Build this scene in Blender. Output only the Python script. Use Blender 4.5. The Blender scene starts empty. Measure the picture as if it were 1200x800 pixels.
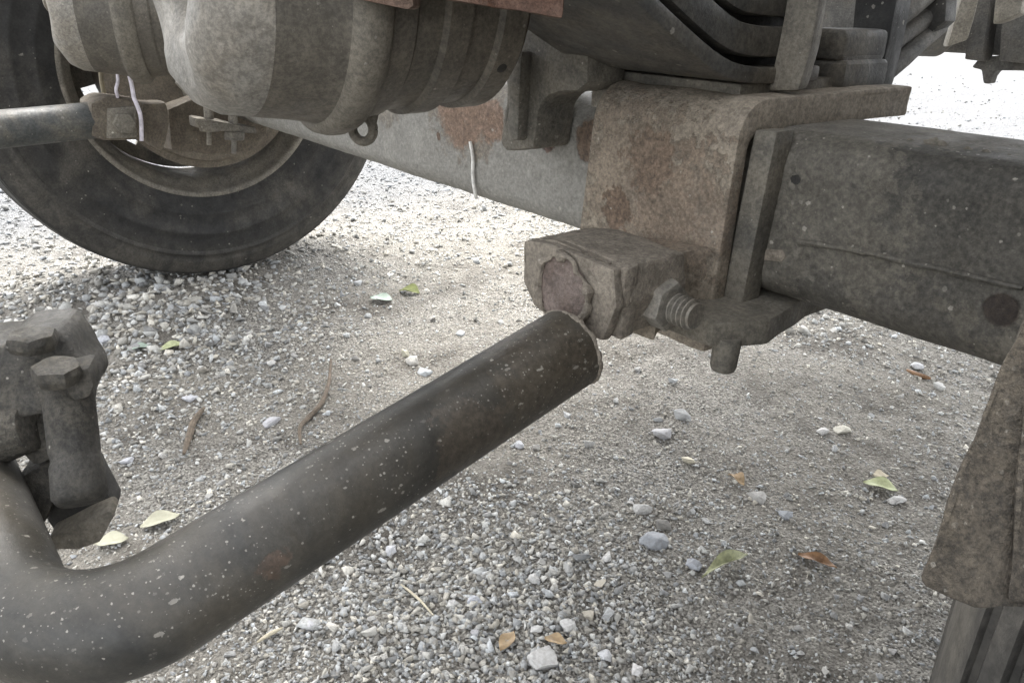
import bpy, bmesh, math, random
import numpy as np
from mathutils import Vector, Matrix, noise
random.seed(7); rng = np.random.default_rng(7)
S = bpy.context.scene; COL = S.collection
R = math.radians

# ------------------------------------------------------------------ camera
F, PITCH, ROLL, YAW, H = 937.06, 0.4070, 0.0232, 0.8903, 0.6546
fw = np.array([-math.sin(YAW)*math.cos(PITCH), math.cos(YAW)*math.cos(PITCH), -math.sin(PITCH)])
r0 = np.array([math.cos(YAW), math.sin(YAW), 0.]); u0 = np.cross(r0, fw)
rt = math.cos(ROLL)*r0+math.sin(ROLL)*u0; up = -math.sin(ROLL)*r0+math.cos(ROLL)*u0
O = np.array([0., 0., H])
cd = bpy.data.cameras.new('camera'); cam = bpy.data.objects.new('camera', cd); COL.objects.link(cam)
cd.sensor_width = 36; cd.lens = 36*F/1200; cd.clip_start = .01; cd.clip_end = 500
m = Matrix(((rt[0], up[0], -fw[0], 0), (rt[1], up[1], -fw[1], 0), (rt[2], up[2], -fw[2], H), (0, 0, 0, 1)))
cam.matrix_world = m; S.camera = cam
# a survey of the photograph: where a sight line meets a plane of the place (metres)
def ray(x, y): return fw+(x-600)/F*rt+(400-y)/F*up
def D(x, y, t): return O+ray(x, y)*t
def aY(x, y, v): d = ray(x, y); return O+d*(v/d[1])
def aX(x, y, v): d = ray(x, y); return O+d*(v/d[0])
def aZ(x, y, v): d = ray(x, y); return O+d*((v-H)/d[2])

# ------------------------------------------------------------------ light
SUN_EL, SUN_AZ = 60, 150       # azimuth of the sun, degrees from +X towards +Y
W = bpy.data.worlds.new('World'); S.world = W; W.use_nodes = True
nt = W.node_tree; bg = nt.nodes['Background']
sky = nt.nodes.new('ShaderNodeTexSky'); sky.sky_type = 'NISHITA'; sky.sun_disc = False
sky.sun_elevation = R(SUN_EL); sky.sun_rotation = R(90-SUN_AZ)
sky.dust_density = 4; sky.air_density = 1.0; sky.ozone_density = .6
hs = nt.nodes.new('ShaderNodeHueSaturation'); hs.inputs['Saturation'].default_value = .14   # overcast
nt.links.new(sky.outputs[0], hs.inputs['Color']); nt.links.new(hs.outputs[0], bg.inputs['Color'])
bg.inputs['Strength'].default_value = .15
sd = bpy.data.lights.new('sun', 'SUN'); sd.energy = .5; sd.angle = R(24); sd.color = (1, .95, .87)
sun = bpy.data.objects.new('sun', sd); COL.objects.link(sun)
dv = Vector((math.cos(R(SUN_EL))*math.cos(R(SUN_AZ)), math.cos(R(SUN_EL))*math.sin(R(SUN_AZ)), math.sin(R(SUN_EL))))
sun.rotation_euler = dv.to_track_quat('Z', 'Y').to_euler(); sun.location = (0, 0, 6)
S.view_settings.view_transform = 'Standard'; S.view_settings.look = 'None'
S.view_settings.gamma = 1; S.view_settings.exposure = 2.6

# ------------------------------------------------------------------ helpers
def tag(o, label=None, cat=None, group=None, kind=None):
    if label: o['label'] = label
    if cat: o['category'] = cat
    if group: o['group'] = group
    if kind: o['kind'] = kind
    return o
def thing(name, loc, label, cat, group=None):
    o = bpy.data.objects.new(name, None); COL.objects.link(o); o.location = Vector(loc)
    o.empty_display_size = .05
    return tag(o, label, cat, group)
def origin(o):
    v = Vector((0, 0, 0))
    while o is not None: v += o.location; o = o.parent
    return v
def obj(name, bm, mat, parent=None, loc=None, smooth=35, label=None):
    """link bm (world coordinates) as one mesh object"""
    me = bpy.data.meshes.new(name)
    off = origin(parent) if parent is not None else Vector(loc if loc is not None else (0, 0, 0))
    bmesh.ops.translate(bm, verts=bm.verts, vec=-off)
    bmesh.ops.recalc_face_normals(bm, faces=bm.faces)
    if smooth:
        ang = R(smooth)
        for f in bm.faces: f.smooth = True
        for e in bm.edges:
            if len(e.link_faces) == 2 and e.calc_face_angle(0) > ang: e.smooth = False
    bm.to_mesh(me); bm.free(); me.materials.append(mat)
    o = bpy.data.objects.new(name, me); COL.objects.link(o)
    if parent is not None: o.parent = parent
    else: o.location = off
    if label: o['label'] = label
    return o
V = lambda p: Vector((float(p[0]), float(p[1]), float(p[2])))
def bevel(bm, off, seg=2, edges=None, ang=25):
    if off <= 0: return
    es = edges or [e for e in bm.edges if len(e.link_faces) == 2 and e.calc_face_angle(0) > R(ang)]
    bmesh.ops.bevel(bm, geom=es, offset=off, segments=seg, profile=.6, affect='EDGES', clamp_overlap=True)
def merge(bm, src):
    me = bpy.data.meshes.new('t'); src.to_mesh(me); src.free(); bm.from_mesh(me); bpy.data.meshes.remove(me)
def box(lo, hi, bev=0, bm=None, seg=2):
    b = bmesh.new(); lo = V(lo); hi = V(hi)
    vs = [b.verts.new((x, y, z)) for x in (lo.x, hi.x) for y in (lo.y, hi.y) for z in (lo.z, hi.z)]
    for q in ((0, 1, 3, 2), (4, 6, 7, 5), (0, 4, 5, 1), (2, 3, 7, 6), (0, 2, 6, 4), (1, 5, 7, 3)): b.faces.new([vs[i] for i in q])
    bmesh.ops.recalc_face_normals(b, faces=b.faces); bevel(b, bev, seg)
    if bm is None: return b
    merge(bm, b); return bm
def prism(pts, off, bev=0, bm=None, seg=2):
    b = bmesh.new(); off = V(off)
    a = [b.verts.new(V(p)) for p in pts]; c = [b.verts.new(V(p)+off) for p in pts]
    b.faces.new(a); b.faces.new(c[::-1]); n = len(a)
    for i in range(n): b.faces.new((a[i], c[i], c[(i+1) % n], a[(i+1) % n]))
    bmesh.ops.recalc_face_normals(b, faces=b.faces); bevel(b, bev, seg)
    if bm is None: return b
    merge(bm, b); return bm
def frame(d):
    d = V(d).normalized(); a = Vector((0, 0, 1)) if abs(d.z) < .9 else Vector((1, 0, 0))
    x = a.cross(d).normalized(); return x, d.cross(x), d
def lathe(prof, org, axis, seg=48, bm=None, closed=False, caps=True, phase=0):
    b = bm or bmesh.new(); x, y, d = frame(axis); org = V(org); rings = []
    for a, r in prof:
        rings.append([b.verts.new(org+d*a+(x*math.cos(2*math.pi*k/seg+phase)+y*math.sin(2*math.pi*k/seg+phase))*r) for k in range(seg)])
    n = len(rings)
    for i in range(n if closed else n-1):
        p, q = rings[i], rings[(i+1) % n]
        for k in range(seg): b.faces.new((p[k], p[(k+1) % seg], q[(k+1) % seg], q[k]))
    if caps and not closed: b.faces.new(rings[0][::-1]); b.faces.new(rings[-1])
    return b
def cyl(p, q, r, r2=None, seg=20, bev=0, bm=None, phase=0):
    p = V(p); q = V(q); L = (q-p).length; b = bmesh.new(); r2 = r if r2 is None else r2
    lathe([(0, r), (L, r2)], p, q-p, seg, b, phase=phase)
    bmesh.ops.recalc_face_normals(b, faces=b.faces); bevel(b, bev, 2, ang=50)
    if bm is None: return b
    merge(bm, b); return bm
def tube(path, r, seg=24, bm=None, caps=True):
    b = bm or bmesh.new(); P = [V(p) for p in path]; n = len(P)
    rr = r if isinstance(r, (list, tuple)) else [r]*n
    t0 = (P[1]-P[0]).normalized(); x, y, _ = frame(t0); rings = []; prev = t0
    for i in range(n):
        t = (P[min(i+1, n-1)]-P[max(i-1, 0)]).normalized()
        q = prev.rotation_difference(t); x = q @ x; y = q @ y; prev = t
        rings.append([b.verts.new(P[i]+(x*math.cos(2*math.pi*k/seg)+y*math.sin(2*math.pi*k/seg))*rr[i]) for k in range(seg)])
    for i in range(n-1):
        for k in range(seg): b.faces.new((rings[i][k], rings[i][(k+1) % seg], rings[i+1][(k+1) % seg], rings[i+1][k]))
    if caps: b.faces.new(rings[0][::-1]); b.faces.new(rings[-1])
    return b
def smoothpath(P, n=8):
    P = [V(p) for p in P]; out = []
    for i in range(len(P)-1):
        a = P[max(i-1, 0)]; b = P[i]; c = P[i+1]; d = P[min(i+2, len(P)-1)]
        for k in range(n):
            t = k/n; out.append(.5*((2*b)+(c-a)*t+(2*a-5*b+4*c-d)*t*t+(3*b-a-3*c+d)*t**3))
    out.append(P[-1]); return out
def rough(bm, amp, sc, cuts=0, lim=None):
    if cuts:
        es = [e for e in bm.edges if e.calc_length() > (lim or 0)]
        bmesh.ops.subdivide_edges(bm, edges=es, cuts=cuts, use_grid_fill=True)
    bm.normal_update()
    for v in bm.verts:
        k = noise.fractal(v.co*sc, 1.0, 2.0, 3)
        v.co += v.normal*k*amp
    return bm
def hexnut(p, d, r, h, bm=None, phase=0, bev=.0015):
    return cyl(p, V(p)+V(d).normalized()*h, r, None, 6, bev, bm, phase)

# ------------------------------------------------------------------ materials
class NT:
    def __init__(s, name):
        s.m = bpy.data.materials.new(name); s.m.use_nodes = True; s.t = s.m.node_tree; s.t.nodes.clear()
        s.o = s.n('ShaderNodeOutputMaterial'); s.b = s.n('ShaderNodeBsdfPrincipled'); s.l(s.b.outputs[0], s.o.inputs[0])
        s.pos = s.n('ShaderNodeNewGeometry').outputs['Position']
    def n(s, t, **k):
        q = s.t.nodes.new(t)
        for a, b in k.items(): setattr(q, a, b)
        return q
    def l(s, a, b): s.t.links.new(a, b)
    def put(s, sock, v):
        if isinstance(v, bpy.types.NodeSocket): s.l(v, sock)
        else: sock.default_value = v
    def noise(s, sc, det=6, ro=.6, vec=None, dist=0):
        q = s.n('ShaderNodeTexNoise'); s.l(vec or s.pos, q.inputs['Vector'])
        q.inputs['Scale'].default_value = sc; q.inputs['Detail'].default_value = det
        q.inputs['Roughness'].default_value = ro; q.inputs['Distortion'].default_value = dist
        return q.outputs['Fac']
    def voro(s, sc, out='Distance', vec=None, rnd=1):
        q = s.n('ShaderNodeTexVoronoi'); s.l(vec or s.pos, q.inputs['Vector']); q.inputs['Scale'].default_value = sc
        q.inputs['Randomness'].default_value = rnd; return q.outputs[out]
    def step(s, v, a, b, lo=0, hi=1):
        q = s.n('ShaderNodeMapRange'); q.interpolation_type = 'SMOOTHSTEP'; s.put(q.inputs['Value'], v)
        q.inputs['From Min'].default_value = a; q.inputs['From Max'].default_value = b
        q.inputs['To Min'].default_value = lo; q.inputs['To Max'].default_value = hi; return q.outputs[0]
    def math(s, op, a, b=0.):
        q = s.n('ShaderNodeMath', operation=op); s.put(q.inputs[0], a); s.put(q.inputs[1], b); return q.outputs[0]
    def mix(s, f, a, b, mode='MIX'):
        q = s.n('ShaderNodeMix', data_type='RGBA', blend_type=mode); s.put(q.inputs[0], f)
        for i, v in ((6, a), (7, b)):
            if isinstance(v, bpy.types.NodeSocket): s.l(v, q.inputs[i])
            else: q.inputs[i].default_value = (*v[:3], 1)
        return q.outputs[2]
    def bump(s, h, st, dist, nrm=None):
        q = s.n('ShaderNodeBump'); s.put(q.inputs['Height'], h); q.inputs['Strength'].default_value = st; q.inputs['Distance'].default_value = dist
        if nrm is not None: s.l(nrm, q.inputs['Normal'])
        return q.outputs[0]
    def stretch(s, sx, sy, sz):
        q = s.n('ShaderNodeMapping'); s.l(s.pos, q.inputs['Vector']); q.inputs['Scale'].default_value = (sx, sy, sz); return q.outputs[0]
    def near(s, c, r, wob=.5, nsc=60):
        """a patch, dirt as well as painted light, with its own ragged outline at c"""
        q = s.n('ShaderNodeVectorMath', operation='DISTANCE'); s.l(s.pos, q.inputs[0]); q.inputs[1].default_value = V(c)
        d = s.math('DIVIDE', q.outputs['Value'], r)
        d = s.math('ADD', d, s.math('MULTIPLY', s.math('SUBTRACT', s.noise(nsc, 9, .72), .5), 2*wob))
        return s.step(d, .84, 1.05, 1, 0)
    def split(s):
        q = s.n('ShaderNodeSeparateXYZ'); s.l(s.pos, q.inputs[0]); return q.outputs

RUST = (.13, .062, .036); DUST = (.30, .257, .19); TAN = (.24, .20, .15)
def grime(name, base, base2=None, dust=DUST, dust_amt=.4, rust_amt=.0, specks=.3, speck_sc=110, rough_=(.55, .85), sc=1., metal=0, bump=.5, stains=(), rust=RUST, streak=None, dsc=11, speck_col=(.5, .47, .41), mottle=.36, K=.66, ring=None, soft=0.):
    t = NT(name)
    dk = lambda c_: tuple(q_*K for q_ in c_)
    base = dk(base); base2 = dk(base2) if base2 else None; dust = dk(dust); rust = dk(rust); speck_col = dk(speck_col)
    stains = [(*q_[:2], dk(q_[2]), q_[3], q_[4] if len(q_) > 4 else 1.) for q_ in stains]
    base2 = base2 or tuple(c*1.9 for c in base)
    c = t.mix(t.step(t.noise(26*sc, 8, .75), .36, .64), base, base2)
    vec = t.stretch(*streak) if streak else None
    n1 = t.noise(dsc*sc, 9, .68, vec, .4)
    lo = .72-.5*dust_amt
    dm = t.math('MULTIPLY', t.step(n1, lo-.16-soft, lo+.2+soft), .88)
    if ring:
        tc_ = t.n('ShaderNodeTexCoord'); sx_ = t.n('ShaderNodeSeparateXYZ'); t.l(tc_.outputs['Object'], sx_.inputs[0])
        rr_ = t.math('SQRT', t.math('ADD', t.math('POWER', sx_.outputs[1], 2.), t.math('POWER', sx_.outputs[2], 2.)))
        k1 = t.math('MULTIPLY', t.math('MULTIPLY', t.step(rr_, ring[0], ring[1]), t.step(rr_, .474, .486, 1, .1)), t.step(t.noise(16, 8, .72, None, 1.), .36, .62, .25, 1))
        dm = t.math('MAXIMUM', dm, t.math('MULTIPLY', k1, ring[2]))
    c = t.mix(dm, c, t.mix(t.noise(70*sc, 6, .7), tuple(x*.72 for x in dust), tuple(min(1, x*1.22) for x in dust)))
    rm = None
    if rust_amt > 0:
        n2 = t.noise(15*sc, 9, .72, None, .8); lo2 = .8-.45*rust_amt
        rm = t.step(n2, lo2-.05, lo2+.07)
        c = t.mix(rm, c, t.mix(t.noise(160, 5, .7), tuple(x*.5 for x in rust), tuple(x*1.8 for x in rust)))
    sm = None
    for ce, ra, col, wob, stg in stains:
        va = (.88, 1.12) if ra > .2 else (.55, 1.5); k = t.math('MULTIPLY', t.near(ce, ra, wob), stg)
        c = t.mix(k, c, t.mix(t.step(t.noise(190, 6, .75), .3, .7), tuple(x*va[0] for x in col), tuple(min(1, x*va[1]) for x in col)))
        if ra > .2: continue
        sm = k if sm is None else t.math('MAXIMUM', sm, k)
    if specks > 0:
        clump = t.step(t.noise(13, 4, .6), .38, .62, .15, 1.7)
        for k_, s_, st_ in ((1., .42, (1, .8, 1.15)), (1.35, .35, (1, .38, .9)), (2.1, 1.6, (1, 1, 1))):
            q = t.n('ShaderNodeTexVoronoi'); t.l(t.stretch(*st_), q.inputs['Vector']); q.inputs['Scale'].default_value = speck_sc*k_
            sp = t.n('ShaderNodeSeparateColor'); t.l(q.outputs['Color'], sp.inputs[0])
            radius = t.math('MULTIPLY', t.math('POWER', sp.outputs[1], 2.2), .26)
            inside = t.step(t.math('SUBTRACT', t.math('ADD', q.outputs['Distance'], t.math('MULTIPLY', t.math('SUBTRACT', t.noise(speck_sc*2.6*k_, 4, .7), .42), .55)), radius), .06, .12, 1, 0)
            on = t.math('GREATER_THAN', t.math('ADD', sp.outputs[0], t.math('MULTIPLY', clump, .35*specks*s_)), 1.)
            c = t.mix(t.math('MULTIPLY', t.math('MULTIPLY', inside, on), t.step(sp.outputs[2], 0, 1, .15, .72)), c, speck_col)
    mt = t.math('ADD', t.math('MULTIPLY', t.noise(260*sc, 6, .8), .8), t.math('MULTIPLY', t.noise(48*sc, 8, .75), .4))
    mk = t.step(mt, .46, .76, 1-mottle, 1+mottle); mc = t.n('ShaderNodeCombineColor')
    for i_ in range(3): t.l(mk, mc.inputs[i_])
    c = t.mix(1., c, mc.outputs[0], 'MULTIPLY')
    t.l(c, t.b.inputs['Base Color'])
    ro = t.step(t.noise(30*sc, 5, .6), .3, .7, rough_[0], rough_[1]); t.l(ro, t.b.inputs['Roughness'])
    t.b.inputs['Metallic'].default_value = metal
    h = t.math('ADD', t.math('MULTIPLY', t.noise(330, 6, .7), .35), t.math('MULTIPLY', t.noise(90, 8, .7), 1.))
    h = t.math('ADD', h, t.math('MULTIPLY', dm, .25))
    if rm is not None: h = t.math('ADD', h, t.math('MULTIPLY', t.math('MULTIPLY', rm, t.noise(220, 5, .8)), 1.2))
    if sm is not None: h = t.math('SUBTRACT', h, t.math('MULTIPLY', sm, t.math('ADD', .35, t.math('MULTIPLY', t.noise(240, 5, .8), .9))))
    t.l(t.bump(h, bump, .003), t.b.inputs['Normal'])
    return t.m

def grk(k_, *a, **b): return grime(*a, K=k_, **b)
aw = lambda x, y: tuple(aY(x, y, .566))
M = {}
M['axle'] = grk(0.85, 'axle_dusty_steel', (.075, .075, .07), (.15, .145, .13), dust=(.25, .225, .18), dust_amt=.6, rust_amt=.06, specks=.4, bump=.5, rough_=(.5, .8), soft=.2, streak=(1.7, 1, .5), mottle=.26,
    stains=[((-1.02, .568, .47), .50, (.33, .322, .295), .35, .74), ((-.80, .57, .553), .085, (.2, .165, .125), .8, .7), ((-1.0, .57, .55), .07, (.2, .17, .13), .9, .6), (aw(1085, 250), .14, (.12, .11, .09), 1.4, .8), (aw(1190, 250), .085, (.08, .075, .064), 1.6, .8), (aw(1120, 180), .05, (.07, .066, .056), 1.6), (aw(1172, 364), .0125, (.035, .026, .02), .2), (aw(960, 360), .03, (.055, .052, .046), 1.4, .5), (aw(1060, 390), .04, (.06, .056, .05), 1.5, .5),  # wide pale patch and dark right end: dirt plus painted light and shade
            (aw(540, 122), .055, (.23, .155, .11), .55), (aw(575, 142), .026, (.23, .155, .11), .6), (aw(690, 165), .022, (.18, .13, .095), .8), (aw(640, 165), .012, (.15, .09, .065), .9), (aw(512, 160), .006, (.15, .10, .07), .9), (aw(930, 211), .005, (.03, .028, .025), 1.)])
M['seat'] = grk(0.95, 'saddle_rusty_steel', (.16, .14, .115), (.27, .24, .20), dust=(.35, .30, .235), dust_amt=.66, rust_amt=.1, specks=.15, bump=.8, rough_=(.8, .95),
    stains=[(tuple(aY(745, 215, .53)), .075, (.22, .165, .12), 1.9, .4), (tuple(aY(800, 250, .53)), .06, (.22, .16, .115), 1.9, .4), (tuple(aY(760, 190, .53)), .03, (.2, .14, .10), 1.6, .6), (tuple(aY(720, 245, .53)), .02, (.17, .115, .08), 1.2, .8)])
M['block'] = grk(0.9, 'block_rusty_casting', (.12, .1, .08), (.2, .17, .138), dust=(.33, .29, .235), dust_amt=.55, rust_amt=.3, specks=.12, bump=.9, rough_=(.8, .95))
M['cast'] = grk(0.8, 'cast_dusty_grey', (.10, .095, .082), (.17, .16, .135), dust=(.25, .225, .18), dust_amt=.5, rust_amt=.12, specks=.15, bump=.6)
M['scar'] = grime('broken_weld_face', (.20, .15, .125), (.33, .265, .235), dust_amt=.1, rust_amt=.3, specks=.25, speck_sc=200, bump=1., rough_=(.6, .9), rust=(.18, .10, .075))
M['bar'] = grime('bar_black_paint', (.022, .023, .022), (.05, .05, .046), dust=(.125, .108, .082), dust_amt=.5, rust_amt=.03, specks=1.25, speck_sc=190, rough_=(.34, .56), bump=.2, dsc=6, mottle=.16,
    stains=[(tuple(D(645, 455, .57)), .05, (.12, .10, .075), 1.2, .55), (tuple(D(690, 420, .57)), .03, (.09, .075, .055), 1.1, .6), (tuple(D(330, 665, .44)), .012, (.13, .085, .06), .9, .6), (tuple(D(560, 520, .52)), .03, (.11, .09, .068), 1.2, .6)])
M['farbar'] = grime('bar_far_grey', (.06, .068, .07), (.11, .115, .11), dust_amt=.25, specks=.3, rough_=(.4, .6), bump=.3)  # far arm of the same bar, coloured paler than the near one
M['clamp'] = grk(.5, 'clamp_brown_dirt', (.05, .047, .04), (.085, .078, .065), dust=(.15, .132, .1), dust_amt=.4, rust_amt=.16, specks=.3, bump=.9, rough_=(.5, .85), mottle=.6)
M['rubber'] = grime('tyre_rubber', (.022, .022, .021), (.04, .039, .037), dust=(.17, .155, .13), dust_amt=.27, specks=.12, speck_sc=60, rough_=(.62, .85), bump=.25, dsc=6, ring=(.385, .46, .62))
M['rim'] = grk(0.95, 'rim_dirty_steel', (.10, .095, .085), (.2, .185, .16), dust=(.26, .235, .19), dust_amt=.5, rust_amt=.15, specks=.1, rough_=(.5, .8), metal=.2)
M['drum'] = grime('drum_brown_rust', (.13, .105, .08), (.2, .165, .125), dust=(.24, .205, .155), dust_amt=.5, rust_amt=.3, specks=.1, bump=.8)
M['pot'] = grk(.66, 'chamber_dusty_paint', (.075, .07, .062), (.13, .12, .10), dust=(.24, .21, .165), dust_amt=.52, rust_amt=.06, specks=.22, speck_sc=90, rough_=(.42, .68), bump=.3, dsc=9, soft=.12)
M['potcap'] = grk(0.75, 'chamber_aluminium_cap', (.27, .255, .225), (.37, .355, .32), dust=(.36, .32, .26), dust_amt=.45, specks=.2, rough_=(.42, .65), metal=.25, bump=.25)
M['band'] = grime('clamp_band_tan', (.16, .145, .115), (.23, .21, .17), dust=(.28, .25, .2), dust_amt=.5, specks=.2, bump=.35)
M['leaf'] = grime('spring_grey_steel', (.07, .07, .067), (.11, .108, .1), dust=(.22, .19, .145), dust_amt=.36, rust_amt=.14, specks=.35, speck_sc=60, bump=.4, rough_=(.5, .75),
    stains=[(tuple(D(775, 62, .72)), .022, (.24, .19, .14), 1.2), (tuple(D(800, 78, .74)), .022, (.23, .17, .12), 1.2)])
M['rustplate'] = grk(0.8, 'plate_red_rust', (.15, .085, .06), (.22, .14, .105), dust=(.27, .23, .18), dust_amt=.25, rust_amt=.5, specks=.1, bump=.8, rough_=(.8, .95))
M['pitted'] = grk(.43, 'bracket_pitted_brown', (.085, .07, .053), (.13, .11, .085), dust=(.19, .158, .115), dust_amt=.42, rust_amt=.12, specks=2.2, speck_sc=330, bump=1., mottle=.6, rough_=(.75, .95), sc=4, speck_col=(.6, .56, .48))
M['dark'] = grime('chassis_dark', (.025, .025, .025), (.05, .048, .044), dust=(.13, .12, .1), dust_amt=.3, specks=.2, bump=.4)
M['black'] = grime('shade_black', (.010, .010, .010), (.02, .02, .018), dust=(.06, .055, .045), dust_amt=.2, specks=.2, bump=.4)  # near-black puts deep shade into the colour of the plate and gap cores
M['pale'] = grime('bracket_pale_dust', (.30, .28, .24), (.42, .39, .33), dust=(.42, .38, .31), dust_amt=.5, rust_amt=.1, specks=.2, bump=.5)
M['midgrey'] = grime('axle_grey_dust', (.10, .098, .092), (.16, .155, .145), dust=(.22, .2, .17), dust_amt=.4, rust_amt=.08, specks=.2)
M['thread'] = grk(0.8, 'stud_dusty_zinc', (.22, .21, .19), (.33, .31, .27), dust=(.35, .31, .25), dust_amt=.4, rust_amt=.1, specks=.1, metal=.3, rough_=(.45, .7), bump=.3)
def plain(name, col, ro=.7, var=.25, sc=80):
    t = NT(name); k = tuple(c*(1-var) for c in col); q = tuple(min(1, c*(1+var)) for c in col)
    t.l(t.mix(t.step(t.noise(sc, 6, .7), .3, .7), k, q), t.b.inputs['Base Color']); t.b.inputs['Roughness'].default_value = ro
    t.l(t.bump(t.noise(sc*3, 5, .7), .3, .001), t.b.inputs['Normal']); return t.m
M['shade_deck'] = plain('shade_deck_pale', (.46, .43, .38), .8, .15, 6)  # pale so the added cover bounces light back down under the truck
M['cable_pale'] = plain('cable_pale_violet', (.62, .58, .64), .5)
M['cord_white'] = plain('cord_white', (.78, .77, .73), .6)
M['wire'] = plain('wire_brown', (.2, .17, .11), .6)

# ------------------------------------------------------------------ ground
def hsh(ix, iy, sd):
    h = (ix.astype(np.int64)*374761393+iy.astype(np.int64)*668265263+sd*1442695041) & 0xffffffff
    h = ((h ^ (h >> 13))*1274126177) & 0xffffffff
    return ((h ^ (h >> 16)) & 0xffff)/65535.
def vn(x, y, s, sd=0):
    x = np.asarray(x, float)*s; y = np.asarray(y, float)*s; ix = np.floor(x); iy = np.floor(y); fx = x-ix; fy = y-iy
    fx = fx*fx*(3-2*fx); fy = fy*fy*(3-2*fy)
    a = hsh(ix, iy, sd); b = hsh(ix+1, iy, sd); c = hsh(ix, iy+1, sd); d = hsh(ix+1, iy+1, sd)
    return (a*(1-fx)+b*fx)*(1-fy)+(c*(1-fx)+d*fx)*fy
def gh(x, y):
    x = np.asarray(x, float); y = np.asarray(y, float)
    z = (vn(x, y, 2.3, 1)-.5)*.022+(vn(x, y, 7, 2)-.5)*.014+(vn(x, y, 23, 3)-.5)*.007+(vn(x, y, 61, 4)-.5)*.0045
    d = np.hypot(x+2.0, y-.645); z = z*np.clip((d-.1)/.3, .25, 1)
    return z
def axis(lo, hi, d, ext):
    c = np.arange(lo, hi, d); L = []; s = d; v = lo
    while v > -ext: s *= 1.22; v -= s; L.append(v)
    Rr = []; s = d; v = c[-1]
    while v < ext: s *= 1.22; v += s; Rr.append(v)
    return np.array(L[::-1]+list(c)+Rr)
gx = axis(-3.2, .4, .0115, 150); gy = axis(-.3, 3.2, .0115, 150)
XX, YY = np.meshgrid(gx, gy, indexing='ij'); ZZ = gh(XX, YY)
nx, ny = XX.shape; idx = np.arange(nx*ny).reshape(nx, ny)
quads = np.stack([idx[:-1, :-1], idx[1:, :-1], idx[1:, 1:], idx[:-1, 1:]], -1).reshape(-1, 4)
def npmesh(name, verts, faces, smooth=False):
    me = bpy.data.meshes.new(name); n, k = faces.shape
    me.vertices.add(len(verts)); me.vertices.foreach_set('co', verts.astype(np.float32).ravel())
    me.loops.add(n*k); me.loops.foreach_set('vertex_index', faces.astype(np.int32).ravel())
    me.polygons.add(n); me.polygons.foreach_set('loop_start', np.arange(0, n*k, k, dtype=np.int32))
    if smooth: me.polygons.foreach_set('use_smooth', np.ones(n, bool))
    me.update(); return me
gm = npmesh('ground', np.stack([XX, YY, ZZ], -1).reshape(-1, 3), quads, True)
t = NT('gravel_ground')
dusty = t.step(t.noise(2.6, 7, .65), .38, .64)
fine = t.voro(360, 'Color'); sf = t.n('ShaderNodeSeparateColor'); t.l(fine, sf.inputs[0])
c1 = t.mix(t.step(sf.outputs[0], 0, 1), (.12, .112, .098), (.46, .44, .395))
c2 = t.mix(t.noise(120, 7, .75), (.185, .17, .142), (.42, .392, .338))
c = t.mix(t.math('MULTIPLY', dusty, .65), c1, c2)
c = t.mix(t.step(t.noise(5.5, 8, .72), .47, .66, 0, .75), c, (.125, .112, .094))
c = t.mix(t.step(t.noise(380, 4, .7), .55, .8, 0, .5), c, (.06, .055, .05))
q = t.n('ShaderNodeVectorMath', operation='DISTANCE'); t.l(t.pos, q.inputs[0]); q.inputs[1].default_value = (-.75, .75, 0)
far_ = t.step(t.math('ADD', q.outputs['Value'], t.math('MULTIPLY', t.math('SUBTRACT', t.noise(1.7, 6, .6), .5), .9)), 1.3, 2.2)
c = t.mix(far_, c, t.mix(t.step(sf.outputs[0], 0, 1), (.06, .06, .06), (.30, .305, .31)))  # bluish far ground, also darkened in colour to offset the bright daylight there
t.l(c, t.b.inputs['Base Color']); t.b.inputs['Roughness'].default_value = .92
h = t.math('ADD', t.math('MULTIPLY', t.voro(360), -.6), t.math('MULTIPLY', t.voro(150), -1.))
h = t.math('ADD', h, t.math('MULTIPLY', t.noise(120, 8, .75), 1.3))
t.l(t.bump(h, .9, .008), t.b.inputs['Normal'])
gm.materials.append(t.m)
g = bpy.data.objects.new('ground', gm); COL.objects.link(g); tag(g, kind='structure')

# stones: convex chips
def chip(n, seed, flat=1.):
    r_ = random.Random(seed); bm = bmesh.new()
    for i in range(n):
        v = Vector((r_.gauss(0, 1), r_.gauss(0, 1), r_.gauss(0, 1))).normalized()*r_.uniform(.72, 1.08)
        v.z *= flat; bm.verts.new(v)
    q = bmesh.ops.convex_hull(bm, input=bm.verts)
    bmesh.ops.delete(bm, geom=[e for e in q['geom_interior'] if isinstance(e, bmesh.types.BMVert)], context='VERTS')
    bmesh.ops.triangulate(bm, faces=bm.faces); bmesh.ops.recalc_face_normals(bm, faces=bm.faces); return bm
t = NT('crushed_stone')
at = t.n('ShaderNodeAttribute'); at.attribute_name = 'tint'
c = t.mix(t.math('MULTIPLY', t.step(t.noise(260, 6, .7), .35, .7), .4), at.outputs['Color'], (.22, .20, .17))
t.l(c, t.b.inputs['Base Color']); t.b.inputs['Roughness'].default_value = .85
t.l(t.bump(t.noise(420, 7, .75), .8, .002), t.b.inputs['Normal']); M['stone'] = t.m
protos = []
for k in range(36):
    bm = chip(7+k % 4, 100+k, random.uniform(.5, .95)); bm.verts.ensure_lookup_table()
    protos.append((np.array([v.co[:] for v in bm.verts]), np.array([[v.index for v in f.verts] for f in bm.faces]))); bm.free()
def rotm(n):
    q = rng.normal(size=(n, 4)); q /= np.linalg.norm(q, axis=1)[:, None]; w, x, y, z = q.T
    return np.stack([np.stack([1-2*(y*y+z*z), 2*(x*y-z*w), 2*(x*z+y*w)], -1), np.stack([2*(x*y+z*w), 1-2*(x*x+z*z), 2*(y*z-x*w)], -1), np.stack([2*(x*z-y*w), 2*(y*z+x*w), 1-2*(x*x+y*y)], -1)], 1)
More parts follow.
